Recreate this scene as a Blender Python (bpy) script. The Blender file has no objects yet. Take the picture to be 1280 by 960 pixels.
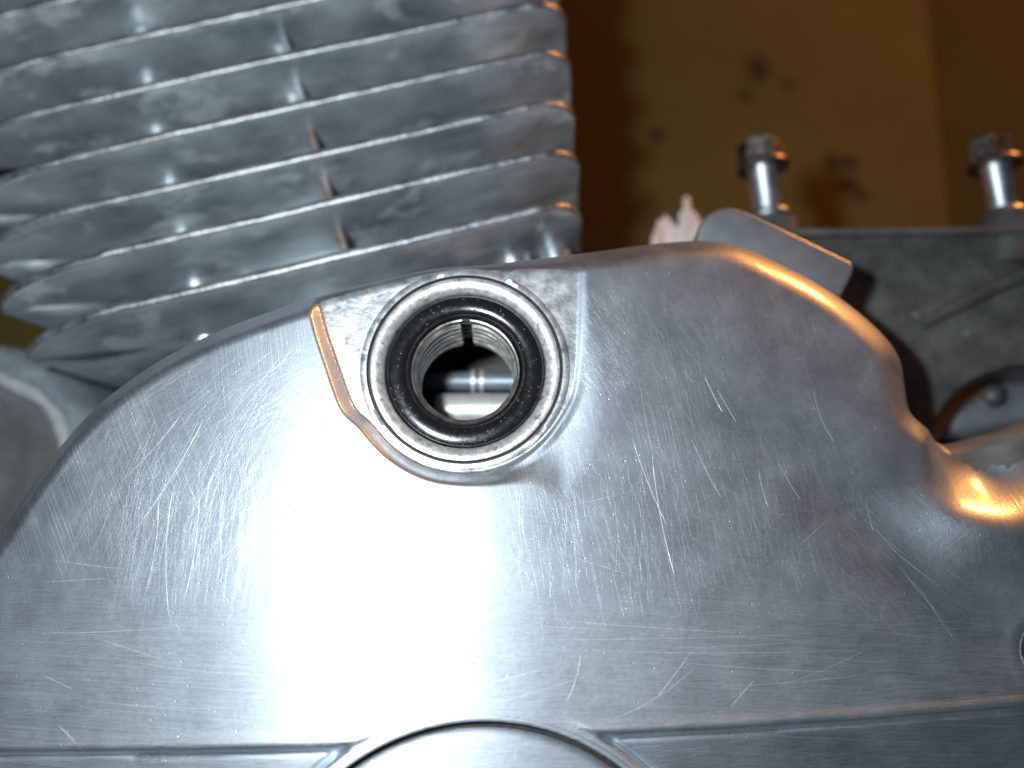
import bpy, bmesh, math, random
import numpy as np
from mathutils import Vector, Matrix

random.seed(7)
rng = np.random.default_rng(7)
sc = bpy.context.scene
COL = sc.collection
BENCH = -155.0                              # height of the table, the cover face being 0
S = 0.001                                   # everything below is written in millimetres
R = math.radians

# ------------------------------------------------------------------ camera
TILT = R(15.0)                              # the camera leans back from straight down
DIST = 200.0                                # lens to cover face
FPX = 1333.0                                # focal length in photograph pixels
CAM = np.array([0.0, -DIST * math.sin(TILT), DIST * math.cos(TILT)])
FWD = np.array([0.0, math.sin(TILT), -math.cos(TILT)])
UPV = np.array([0.0, math.cos(TILT), math.sin(TILT)])
cam_d = bpy.data.cameras.new('camera')
cam = bpy.data.objects.new('camera', cam_d)
COL.objects.link(cam)
cam.location = Vector(CAM) * S
cam.rotation_euler = (TILT, 0, 0)
cam_d.sensor_width = 36.0
cam_d.lens = 36.0 * FPX / 1280.0
cam_d.clip_start = 0.005
cam_d.clip_end = 50.0
cam_d.dof.use_dof = True
cam_d.dof.focus_distance = 0.201
cam_d.dof.aperture_fstop = 6.3
sc.camera = cam

# ------------------------------------------------------------------ world, lamps, exposure
w = bpy.data.worlds.new('World')
sc.world = w
w.use_nodes = True
w.node_tree.nodes['Background'].inputs[0].default_value = (0.068, 0.082, 0.102, 1)
w.node_tree.nodes['Background'].inputs[1].default_value = 0.36


def lamp(name, kind, loc, power, color, size, aim=None):
    d = bpy.data.lights.new(name, kind)
    d.energy = power
    d.color = color
    if kind == 'AREA':
        d.shape = 'RECTANGLE'
        d.size, d.size_y = size[0] * S, size[1] * S
    else:
        d.shadow_soft_size = size * S
    o = bpy.data.objects.new(name, d)
    COL.objects.link(o)
    o.location = Vector(loc) * S
    if aim is not None:
        o.rotation_euler = (Vector(aim) - Vector(loc)).to_track_quat('-Z', 'Y').to_euler()
    return o


lamp('camera_flash', 'AREA', (-51, -22, 190), 0.57, (0.85, 0.94, 1.0), (22, 12), aim=(0, 10, -40))
lamp('work_lamp', 'POINT', (430, 470, -8), 5.6, (1.0, 0.36, 0.08), 34)

sc.view_settings.view_transform = 'Standard'
sc.view_settings.look = 'None'
sc.view_settings.exposure = 0.0
sc.view_settings.gamma = 1.0
sc.render.engine = 'CYCLES'
sc.cycles.use_denoising = True
sc.cycles.sample_clamp_indirect = 4.0
sc.cycles.max_bounces = 8


# ------------------------------------------------------------------ helpers
def at(px, py, z=0.0):
    """point (mm) at height z that stands at pixel (px, py) of the photograph"""
    d = FWD + (px - 640.0) / FPX * np.array([1.0, 0, 0]) - (py - 480.0) / FPX * UPV
    t = (z - CAM[2]) / d[2]
    return CAM + d * t


def link_mesh(name, me, mats, parent=None, smooth=True):
    if not isinstance(mats, (list, tuple)):
        mats = [mats]
    for m in mats:
        me.materials.append(m)
    if smooth:
        me.polygons.foreach_set('use_smooth', [True] * len(me.polygons))
    me.update()
    o = bpy.data.objects.new(name, me)
    COL.objects.link(o)
    if parent is not None:
        o.parent = parent
        o.matrix_parent_inverse = Matrix.Translation(-parent.location)
    return o


def from_np(name, v, f, mats, parent=None, smooth=True, mi=None):
    me = bpy.data.meshes.new(name)
    me.from_pydata([tuple(p) for p in np.asarray(v) * S], [], f)
    if mi is not None:
        me.polygons.foreach_set('material_index', mi)
    return link_mesh(name, me, mats, parent, smooth)


def from_bm(name, bm, mats, parent=None, smooth=False):
    bmesh.ops.scale(bm, vec=(S, S, S), verts=bm.verts)
    bmesh.ops.recalc_face_normals(bm, faces=bm.faces)
    me = bpy.data.meshes.new(name)
    bm.to_mesh(me)
    bm.free()
    return link_mesh(name, me, mats, parent, smooth)


def sharpen(o, deg=35):
    me = o.data
    a = R(deg)
    bm = bmesh.new()
    bm.from_mesh(me)
    for e in bm.edges:
        if len(e.link_faces) == 2 and e.calc_face_angle(0) > a:
            e.smooth = False
    bm.to_mesh(me)
    bm.free()
    return o


def empty(name, loc, label, cat, group=None):
    o = bpy.data.objects.new(name, None)
    COL.objects.link(o)
    o.location = Vector(loc) * S
    o.empty_display_size = 0.005
    return tag(o, label, cat, group)


def tag(o, label, cat, group=None):
    o['label'] = label
    o['category'] = cat
    if group:
        o['group'] = group
    return o


def frame(axis):
    a = Vector(axis).normalized()
    h = Vector((0, 0, 1)) if abs(a.z) < 0.9 else Vector((0, 1, 0))
    x = (h - a * h.dot(a)).normalized()
    y = a.cross(x)
    return np.array(a), np.array(x), np.array(y)


def lathe(name, prof, center, axis, mats, parent=None, n=128, wobble=0.0, closed=False, mi=None, deg=35):
    """prof: list of (radius, height along axis)"""
    a, x, y = frame(axis)
    c = np.array(center, float)
    th = np.linspace(0, 2 * math.pi, n, endpoint=False)
    v = []
    for k, (r, h) in enumerate(prof):
        rr = r + wobble * (np.sin(3 * th + k) + .6 * np.sin(7 * th + 2 * k) + .5 * np.sin(17 * th + 5 * k))
        p = c + a * h + np.outer(rr * np.cos(th), x) + np.outer(rr * np.sin(th), y)
        v.append(p)
    v = np.concatenate(v)
    f, m = [], []
    K = len(prof)
    for k in range(K if closed else K - 1):
        k2 = (k + 1) % K
        for i in range(n):
            j = (i + 1) % n
            f.append((k * n + i, k * n + j, k2 * n + j, k2 * n + i))
            m.append(mi[k] if mi else 0)
    if not closed:
        if prof[0][0] > 1e-6:
            pass
    o = from_np(name, v, f, mats, parent, True, m)
    return sharpen(o, deg)


def smooth_closed(pts, n, closed=True):
    """Catmull-Rom through pts, resampled"""
    P = np.asarray(pts, float)
    N = len(P)
    out = []
    rngk = range(N) if closed else range(N - 1)
    for i in rngk:
        if closed:
            p0, p1, p2, p3 = P[(i - 1) % N], P[i], P[(i + 1) % N], P[(i + 2) % N]
        else:
            p0, p1, p2, p3 = P[max(i - 1, 0)], P[i], P[i + 1], P[min(i + 2, N - 1)]
        for t in np.linspace(0, 1, n, endpoint=False):
            out.append(0.5 * ((2 * p1) + (-p0 + p2) * t + (2 * p0 - 5 * p1 + 4 * p2 - p3) * t * t
                              + (-p0 + 3 * p1 - 3 * p2 + p3) * t ** 3))
    if not closed:
        out.append(P[-1])
    return np.array(out)


def slab(name, loops, z0, z1, bevel, mats, parent=None, res=3):
    """flat outline with holes (lists of xy, mm) thickened from z0 up to z1 with rounded edges"""
    cu = bpy.data.curves.new(name, 'CURVE')
    cu.dimensions = '2D'
    cu.fill_mode = 'BOTH'
    cu.extrude = (z1 - z0) / 2 - bevel
    cu.bevel_depth = bevel
    cu.bevel_resolution = res
    cu.offset = -bevel
    for lp in loops:
        sp = cu.splines.new('POLY')
        sp.points.add(len(lp) - 1)
        for p, q in zip(sp.points, lp):
            p.co = (q[0], q[1], 0, 1)
        sp.use_cyclic_u = True
    tmp = bpy.data.objects.new(name + '_tmp', cu)
    COL.objects.link(tmp)
    dg = bpy.context.evaluated_depsgraph_get()
    me = bpy.data.meshes.new_from_object(tmp.evaluated_get(dg))
    bpy.data.objects.remove(tmp)
    bm = bmesh.new()
    bm.from_mesh(me)
    bmesh.ops.remove_doubles(bm, verts=bm.verts, dist=1e-4)
    bmesh.ops.translate(bm, vec=(0, 0, (z0 + z1) / 2), verts=bm.verts)
    o = from_bm(name, bm, mats, parent, True)
    o.data.materials.clear()
    for m in (mats if isinstance(mats, (list, tuple)) else [mats]):
        o.data.materials.append(m)
    return sharpen(o, 40)


def box_bm(cx, cy, cz, sx, sy, sz, bev=0.0, seg=3, rot=None):
    bm = bmesh.new()
    bmesh.ops.create_cube(bm, size=1)
    bmesh.ops.scale(bm, vec=(sx, sy, sz), verts=bm.verts)
    if bev:
        bmesh.ops.bevel(bm, geom=bm.edges[:], offset=bev, segments=seg, affect='EDGES', profile=0.5)
    if rot is not None:
        bmesh.ops.rotate(bm, cent=(0, 0, 0), matrix=rot, verts=bm.verts)
    bmesh.ops.translate(bm, vec=(cx, cy, cz), verts=bm.verts)
    return bm


def sstep(a, b, x):
    t = np.clip((x - a) / (b - a), 0, 1)
    return t * t * (3 - 2 * t)


def smin(a, b, k):
    h = np.clip(0.5 + 0.5 * (b - a) / k, 0, 1)
    return b * (1 - h) + a * h - k * h * (1 - h)


def seg_dist(x, y, poly, closed=True):
    """unsigned distance of points to a polyline, and inside test (closed)"""
    P = np.asarray(poly)[:, :2]
    Q = np.roll(P, -1, 0) if closed else P[1:]
    P = P if closed else P[:-1]
    best = np.full(x.shape, 1e18)
    ins = np.zeros(x.shape, bool)
    for (ax, ay), (bx, by) in zip(P, Q):
        ex, ey = bx - ax, by - ay
        L = ex * ex + ey * ey + 1e-12
        t = np.clip(((x - ax) * ex + (y - ay) * ey) / L, 0, 1)
        d = (x - ax - t * ex) ** 2 + (y - ay - t * ey) ** 2
        np.minimum(best, d, out=best)
        if closed:
            c = ((ay > y) != (by > y))
            if abs(ey) > 1e-12:
                ins ^= c & (x < ex * (y - ay) / ey + ax)
    return np.sqrt(best), ins


# ------------------------------------------------------------------ materials
class NT:
    def __init__(self, name):
        self.m = bpy.data.materials.new(name)
        self.m.use_nodes = True
        self.t = self.m.node_tree
        self.t.nodes.clear()
        self.out = self.t.nodes.new('ShaderNodeOutputMaterial')

    def n(self, kind, **kw):
        nd = self.t.nodes.new(kind)
        for k, v in kw.items():
            setattr(nd, k, v)
        return nd

    def link(self, a, b):
        self.t.links.new(a, b)

    def setin(self, nd, key, val):
        if isinstance(val, bpy.types.NodeSocket):
            self.link(val, nd.inputs[key])
        else:
            nd.inputs[key].default_value = val

    def coord(self, scale=(1, 1, 1), rot=(0, 0, 0), loc=(0, 0, 0)):
        tc = self.n('ShaderNodeNewGeometry')
        mp = self.n('ShaderNodeMapping')
        # Mapping (point): scale first, then rotate; a second one rotates first
        r = self.n('ShaderNodeMapping')
        r.inputs['Rotation'].default_value = rot
        self.link(tc.outputs['Position'], r.inputs[0])
        self.link(r.outputs[0], mp.inputs[0])
        mp.inputs['Scale'].default_value = tuple(1000 * s for s in scale)
        mp.inputs['Location'].default_value = loc
        return mp.outputs[0]

    def noise(self, vec, scale=1.0, detail=3.0, rough=0.5, dist=0.0):
        nd = self.n('ShaderNodeTexNoise')
        self.link(vec, nd.inputs['Vector'])
        nd.inputs['Scale'].default_value = scale
        nd.inputs['Detail'].default_value = detail
        nd.inputs['Roughness'].default_value = rough
        nd.inputs['Distortion'].default_value = dist
        return nd.outputs['Fac']

    def ramp(self, fac, lo, hi, a=0.0, b=1.0, smooth=False):
        nd = self.n('ShaderNodeMapRange')
        if smooth:
            nd.interpolation_type = 'SMOOTHSTEP'
        self.setin(nd, 0, fac)
        nd.inputs[1].default_value = lo
        nd.inputs[2].default_value = hi
        nd.inputs[3].default_value = a
        nd.inputs[4].default_value = b
        return nd.outputs[0]

    def math(self, op, a, b=0.0, clamp=False):
        nd = self.n('ShaderNodeMath', operation=op, use_clamp=clamp)
        self.setin(nd, 0, a)
        self.setin(nd, 1, b)
        return nd.outputs[0]

    def mix(self, fac, a, b):
        nd = self.n('ShaderNodeMix', data_type='RGBA')
        self.setin(nd, 0, fac)
        self.setin(nd, 6, a)
        self.setin(nd, 7, b)
        return nd.outputs[2]

    def bump(self, h, strength, dist, normal=None):
        nd = self.n('ShaderNodeBump')
        self.setin(nd, 'Height', h)
        nd.inputs['Strength'].default_value = strength
        nd.inputs['Distance'].default_value = dist * S
        if normal is not None:
            self.link(normal, nd.inputs['Normal'])
        return nd.outputs[0]

    def bsdf(self, color, metallic, rough, normal=None, **kw):
        nd = self.n('ShaderNodeBsdfPrincipled')
        self.setin(nd, 'Base Color', color)
        self.setin(nd, 'Metallic', metallic)
        self.setin(nd, 'Roughness', rough)
        if normal is not None:
            self.link(normal, nd.inputs['Normal'])
        for k, v in kw.items():
            self.setin(nd, k, v)
        return nd.outputs[0]

    def done(self, sh):
        self.link(sh, self.out.inputs[0])
        return self.m


def C(r, g, b):
    return (r, g, b, 1)


def mat_polished():
    """hand-polished, scratched aluminium of the cover"""
    t = NT('polished_aluminium')
    geo = t.n('ShaderNodeNewGeometry')
    sep = t.n('ShaderNodeSeparateXYZ')
    t.link(geo.outputs['Position'], sep.inputs[0])
    X, Y = sep.outputs[0], sep.outputs[1]
    patch = t.noise(t.coord((.045, .045, .045)), 1, 3)
    patch2 = t.noise(t.coord((.11, .11, .11), loc=(7, 3, 1)), 1, 4, .6)

    def streak(angle, along, across, loc, lo, hi, warp=0.0):
        v = t.coord((along, across, along), rot=(0, 0, R(angle)), loc=loc)
        return t.ramp(t.noise(v, 1, 2, .5, warp), lo, hi)

    hor = streak(3, .05, 3.2, (0, 0, 0), .35, .75, .15)
    hor2 = streak(-6, .10, 5.0, (4, 9, 0), .40, .75, .1)
    ver = streak(80, .07, 3.0, (2, 5, 0), .42, .76, .2)
    ver2 = streak(64, .08, 3.5, (8, 1, 0), .45, .78, .2)
    dia = streak(-38, .08, 3.4, (1, 8, 0), .45, .78, .2)
    bottom = t.ramp(Y, -.022, -.056, 0, 1, True)
    left = t.ramp(X, -.030, -.075, 0, 1, True)
    right = t.ramp(X, .055, .085, 0, 1, True)
    upper = t.math('SUBTRACT', 1.0, bottom)
    mv = t.math('MULTIPLY', ver, t.math('MULTIPLY', upper, t.ramp(patch, .42, .62)))
    mv2 = t.math('MULTIPLY', ver2, t.math('MULTIPLY', upper, t.math('ADD', left, t.ramp(patch2, .5, .65, 0, .5))))
    mh = t.math('MULTIPLY', t.math('MAXIMUM', hor, hor2), t.math('ADD', bottom, .18))
    md = t.math('MULTIPLY', dia, t.math('MULTIPLY', right, t.ramp(patch2, .40, .6)))
    scr = t.math('MAXIMUM', t.math('MAXIMUM', mv, mv2), t.math('MAXIMUM', mh, md))
    fine = t.noise(t.coord((1.5, 6.0, 1.5), rot=(0, 0, R(20))), 1, 4, .6)
    pits = t.n('ShaderNodeTexVoronoi')
    t.link(t.coord((.55, .55, .55)), pits.inputs['Vector'])
    pits.inputs['Scale'].default_value = 1.0
    pit = t.math('MULTIPLY', t.ramp(pits.outputs['Distance'], .05, .13, 1, 0), t.ramp(patch2, .45, .6))
    h = t.math('ADD', t.math('MULTIPLY', scr, .8), t.math('MULTIPLY', fine, .35))
    h = t.math('SUBTRACT', h, t.math('MULTIPLY', pit, 2.2))
    nrm = t.bump(h, .75, .028)
    wav = t.bump(patch2, .4, .2)
    t.link(wav, nrm.node.inputs['Normal'])
    rough = t.math('ADD', t.ramp(patch2, .3, .7, .10, .22), t.math('MULTIPLY', scr, .10))
    rough2 = t.math('ADD', t.math('MULTIPLY', rough, .7), .39)
    smut = t.ramp(t.noise(t.coord((.16, .5, .16), loc=(3, 0, 0)), 1, 5, .65), .66, .80)
    col = t.mix(smut, C(.75, .83, .91), C(.54, .59, .64))
    haze = t.noise(t.coord((.9, 2.6, .9), rot=(0, 0, R(-12)), loc=(2, 6, 1)), 1, 5, .7)
    col = t.mix(t.math('MULTIPLY', t.ramp(haze, .45, .68), .35), col, C(.42, .45, .49))
    col = t.mix(t.math('MULTIPLY', scr, .35), col, C(.88, .90, .93))
    cloud = t.noise(t.coord((.13, .10, .13), loc=(9, 4, 2)), 1, 5, .65)
    col = t.mix(t.ramp(cloud, .40, .68, 0, .30), col, C(.50, .55, .60))
    tg = t.n('ShaderNodeCombineXYZ')
    tg.inputs[1].default_value = 1.0                        # polished from side to side: highlights stretch across the grain
    an = {'Anisotropic': .6, 'Tangent': tg.outputs[0]}
    a = t.bsdf(col, 1.0, rough, nrm, **an)
    b = t.bsdf(col, 1.0, rough2, nrm)
    mx = t.n('ShaderNodeMixShader')
    mx.inputs[0].default_value = .72
    t.link(a, mx.inputs[1])
    t.link(b, mx.inputs[2])
    return t.done(mx.outputs[0])


def mat_metal(name, c1, c2, scale, rough=(.35, .55), metallic=1.0, bump=.3, bdist=.15, bscale=.9, streak=None, spots=None):
    t = NT(name)
    n1 = t.noise(t.coord((scale,) * 3 if streak is None else streak), 1, 5, .6)
    n2 = t.noise(t.coord((bscale,) * 3), 1, 4, .6)
    col = t.mix(t.ramp(n1, .33, .68), C(*c1), C(*c2))
    if spots:
        sp = t.ramp(t.noise(t.coord((spots[0],) * 3, loc=(5, 2, 9)), 1, 4, .6), spots[1], spots[1] + .1)
        col = t.mix(sp, col, C(*spots[2]))
    nr = t.bump(n2, bump, bdist)
    return t.done(t.bsdf(col, metallic, t.ramp(n1, .3, .7, rough[0], rough[1]), nr))


M_polish = mat_polished()
M_scratch = mat_metal('scratched_aluminium', (.72, .76, .82), (.86, .89, .93), 1, (.36, .5), .84)
M_gouge = mat_metal('bright_gouge', (.82, .86, .90), (.92, .94, .96), 1, (.4, .5), .72)
M_land = mat_metal('matt_machined_land', (.55, .57, .60), (.86, .88, .90), .35, (.32, .5), .8, .5, .12, 1.1, spots=(.30, .60, (.34, .34, .33)))
M_fin = mat_metal('oxidised_cast_aluminium', (.24, .285, .31), (.66, .72, .75), .09, (.30, .5), .4, .3, .2, .4, streak=(.04, .09, .06), spots=(.06, .55, (.82, .87, .90)))
M_rim = mat_metal('worn_fin_edge', (.20, .215, .225), (.56, .58, .60), .22, (.32, .48), .75, .6, .2, 1.2)
M_case = mat_metal('dull_crankcase_aluminium', (.095, .096, .09), (.175, .178, .17), .12, (.45, .65), .5, .5, .25, .8, spots=(.3, .68, (.5, .5, .48)))
M_plate = mat_metal('brushed_grey_plate', (.52, .56, .60), (.62, .66, .70), .06, (.38, .5), .9, .2, .1, 1.5)
M_arm = mat_metal('brushed_brown_grey_casting', (.15, .14, .125), (.23, .215, .195), .15, (.55, .7), .35, .5, .2, .6, streak=(.08, .35, .2))
M_zinc = mat_metal('zinc_plated_steel', (.40, .46, .49), (.62, .67, .70), .3, (.38, .5), 1, .2, .1, 1.2)
M_head = mat_metal('tarnished_bolt_steel', (.20, .16, .13), (.42, .38, .34), .4, (.3, .5), 1, .4, .15, 1.0)
M_rust = mat_metal('rust_tinted_rib', (.28, .15, .10), (.45, .40, .38), .3, (.45, .6), .7, .4, .2, 1)
M_ledge = mat_metal('grimy_machined_ring', (.55, .54, .49), (.90, .90, .87), .9, (.35, .5), .6, .5, .12, 1.9, spots=(.45, .58, (.26, .22, .14)))
M_sleeve = mat_metal('threaded_steel', (.52, .50, .45), (.80, .79, .75), .5, (.25, .4), .95, .2, .1, 1.4, spots=(.4, .62, (.35, .20, .10)))
M_groove = mat_metal('dark_groove', (.02, .02, .018), (.07, .065, .055), .8, (.5, .7), .2)
M_shaft = mat_metal('ground_steel_shaft', (.75, .74, .70), (.88, .87, .84), .4, (.35, .5), .5)
M_blue = mat_metal('blued_steel', (.22, .27, .31), (.32, .37, .41), .4, (.4, .5), .4)
M_dark = mat_metal('oily_dark_casting', (.012, .012, .012), (.03, .03, .028), .4, (.4, .6), .3)


def mat_rubber():
    t = NT('oily_black_rubber')
    n1 = t.noise(t.coord((.8, .8, .8)), 1, 4, .6)
    g = t.n('ShaderNodeTexVoronoi')
    t.link(t.coord((1.1, 1.1, 1.1)), g.inputs['Vector'])
    g.inputs['Scale'].default_value = 1.0
    grit = t.math('MULTIPLY', t.ramp(g.outputs['Distance'], .10, .22, 1, 0), t.ramp(n1, .46, .56))
    col = t.mix(t.math('MULTIPLY', grit, .25), C(.010, .011, .011), C(.30, .24, .14))
    h = t.math('ADD', t.math('MULTIPLY', grit, 1.2), t.math('MULTIPLY', n1, .25))
    nr = t.bump(h, .45, .10)
    return t.done(t.bsdf(col, 0.0, t.ramp(n1, .3, .7, .16, .30), nr, **{'Specular IOR Level': .6, 'Coat Weight': 1.0, 'Coat Roughness': .12}))


M_rubber = mat_rubber()


def mat_board():
    t = NT('stained_brown_board')
    v = t.coord((.012, .012, .012))
    n1 = t.noise(v, 1, 4, .55)
    col = t.mix(t.ramp(n1, .35, .65), C(.098, .064, .014), C(.126, .084, .020))
    wob = t.noise(t.coord((.10, .10, .10), loc=(3.1, 1.7, 0)), 1, 4, .65)
    geo = t.n('ShaderNodeNewGeometry')
    st = None
    for px, py, rad in ((945, 88, 15), (930, 118, 8), (985, 104, 6), (822, 168, 9), (1040, 207, 8), (1066, 205, 6), (1062, 232, 9), (1078, 245, 6), (1165, 40, 9), (1185, 120, 8), (1090, 30, 6)):
        d = t.n('ShaderNodeVectorMath', operation='DISTANCE')
        t.link(geo.outputs['Position'], d.inputs[0])
        d.inputs[1].default_value = tuple(at(px, py, BENCH) * S)
        k = t.math('ADD', t.math('MULTIPLY', d.outputs['Value'], 1000.0 / (rad * .30)), t.ramp(wob, .3, .7, -1.6, 1.6))
        k = t.ramp(k, .55, 1.35, .8, 0)
        st = k if st is None else t.math('MAXIMUM', st, k)
    col = t.mix(st, col, C(.012, .009, .007))
    fib = t.noise(t.coord((.4, 3, 1)), 1, 3, .6)
    return t.done(t.bsdf(col, 0.0, .75, t.bump(fib, .3, .15), **{'Specular IOR Level': .25}))


def mat_cloth(name, c1, c2, sc_=1.0):
    t = NT(name)
    n1 = t.noise(t.coord((.08 * sc_,) * 3), 1, 4, .6)
    wv = t.n('ShaderNodeTexVoronoi')
    t.link(t.coord((.75, .75, .75)), wv.inputs['Vector'])
    wv.inputs['Scale'].default_value = 1.0
    col = t.mix(t.ramp(n1, .35, .65), C(*c1), C(*c2))
    return t.done(t.bsdf(col, 0.0, .9, t.bump(wv.outputs['Distance'], 1.0, .6), **{'Specular IOR Level': .1, 'Sheen Weight': .2}))


M_board = mat_board()
_t = NT('dark_bench_top')
M_bench = _t.done(_t.bsdf(_t.mix(_t.noise(_t.coord((.03, .03, .03)), 1, 4), C(.074, .046, .012), C(.094, .060, .017)), 0, .8, None, **{'Specular IOR Level': .08}))
M_cloth = mat_cloth('grey_rag_cotton', (.15, .155, .155), (.23, .235, .23))
M_hem = mat_cloth('pale_blue_rag_hem', (.20, .25, .27), (.30, .34, .36))
M_paper = mat_cloth('pink_paper_towel', (.90, .74, .68), (.93, .80, .75))

# ------------------------------------------------------------------ the surface everything lies on
bm = box_bm(0, 60, BENCH - 14.0, 1400, 1000, 20, 2)
bench = from_bm('workbench', bm, M_bench)
bench['kind'] = 'structure'
pb = [at(-420, -420, BENCH)[:2], at(1168, -420, BENCH)[:2], at(1158, 0, BENCH)[:2], at(1172, 130, BENCH)[:2], at(1192, 320, BENCH)[:2],
      at(1230, 900, BENCH)[:2], at(-420, 900, BENCH)[:2]]
board = slab('cardboard_sheet', [pb], BENCH - 3.8, BENCH, .3, M_board)
tag(board, 'brown stained cardboard sheet lying under the engine', 'cardboard')

# ------------------------------------------------------------------ engine cover: outline and height function


def fall_off(px):
    dx = (px - 640) * .158 + 22
    rad, lim = (170.0, 33.0) if dx < 0 else (180.0, 29.0)
    a = abs(dx)
    return -(a * a / (2 * rad) if a < lim else lim * lim / (2 * rad) + (a - lim) * lim / rad)


out_px = [(0, 662), (48, 590), (110, 515), (180, 460), (250, 421), (330, 389), (400, 366), (470, 349), (540, 333), (600, 328), (660, 321),
          (740, 311), (810, 301), (870, 294), (905, 294), (940, 303), (990, 326), (1040, 354), (1085, 388), (1118, 421), (1134, 449),
          (1139, 480), (1146, 512), (1160, 546), (1178, 578), (1202, 600), (1235, 608), (1290, 602), (1345, 612), (1400, 660), (1420, 760), (1420, 900), (1380, 1080),
          (1260, 1280), (1000, 1460), (620, 1530), (240, 1460), (0, 1280), (-120, 1080), (-140, 900), (-90, 780), (-40, 715)]
FACE = smooth_closed([at(x, y, fall_off(x) - 5.5)[:2] for x, y in out_px], 10)        # edge of the raised face
i0, i1 = out_px.index((1146, 512)), out_px.index((1420, 760))
lug_px = [(1156, 537), (1168, 552), (1188, 553), (1235, 541), (1290, 526), (1350, 526), (1410, 580)]
out_pts = [at(x, y, fall_off(x) - 5.5)[:2] for x, y in out_px[:i0 + 1]] + [at(x, y, fall_off(x) - 12.0)[:2] for x, y in lug_px] \
    + [at(x, y, fall_off(x) - 5.5)[:2] for x, y in out_px[i1:]]
OUT = smooth_closed(out_pts, 10)                                                     # edge of the whole casting, lug included
CEN = at(625, 770, 0)[:2]

ZF = -3.8                                               # floor of the filler recess
PORT = at(581, 459, ZF)
PR = PORT[:2]
pk_px = [(402, 392), (412, 425), (428, 470), (446, 520)]
pk = [at(x, y, ZF)[:2] for x, y in pk_px]
for a in np.linspace(208, 335, 26):
    pk.append(PR + 20.6 * np.array([math.cos(R(a)), math.sin(R(a))]))
for x, y in [(714, 500), (720, 460), (722, 400), (723, 345), (727, 250), (640, 200), (420, 230), (396, 360)]:
    pk.append(at(x, y, ZF)[:2])
PK = np.array(pk)
_seg = np.hypot(*(np.roll(PK, -1, 0) - PK).T)
_cum = np.concatenate([[0], np.cumsum(_seg)])
_u = np.linspace(0, _cum[-1], 420, endpoint=False)
PK = np.column_stack([np.interp(_u, _cum, np.append(PK[:, k], PK[0, k])) for k in (0, 1)])
_g = np.exp(-.5 * (np.arange(-12, 13) / 4.5) ** 2)
_g /= _g.sum()
PK = sum(_g[k + 12] * np.roll(PK, k, 0) for k in range(-12, 13))



def circle3(p, q, r):
    A = 2 * np.array([q - p, r - p])
    b = np.array([q @ q - p @ p, r @ r - p @ p])
    c = np.linalg.solve(A, b)
    return c, float(np.linalg.norm(p - c))


CAPC, CAPR = circle3(at(443, 958, -.6)[:2], at(603, 906, -.6)[:2], at(767, 958, -.6)[:2])
BOSSR = float(np.linalg.norm(at(438, 935, -.8)[:2] - CAPC))
line_px = [(-260, 942), (0, 938), (220, 936), (437, 932), (560, 925), (742, 918), (900, 910), (1080, 898), (1280, 882), (1500, 862)]
LN = np.array([at(x, y, fall_off(x))[:2] for x, y in line_px])
SCREW = at(1316, 815, -17)


def crown(x):
    dx = x + 22.0
    adx = np.abs(dx)
    rad = np.where(dx < 0, 170.0, 180.0)
    lim = np.where(dx < 0, 33.0, 29.0)
    return -np.where(adx < lim, adx * adx / (2 * rad), lim * lim / (2 * rad) + (adx - lim) * lim / rad)


def lay_on_crown(o):
    """bend a flat round part so that it follows the crown of the cover"""
    n = len(o.data.vertices)
    co = np.empty(n * 3)
    o.data.vertices.foreach_get('co', co)
    co = co.reshape(-1, 3)
    co[:, 2] += crown(co[:, 0] / S) * S
    o.data.vertices.foreach_set('co', co.ravel())
    o.data.update()


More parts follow.
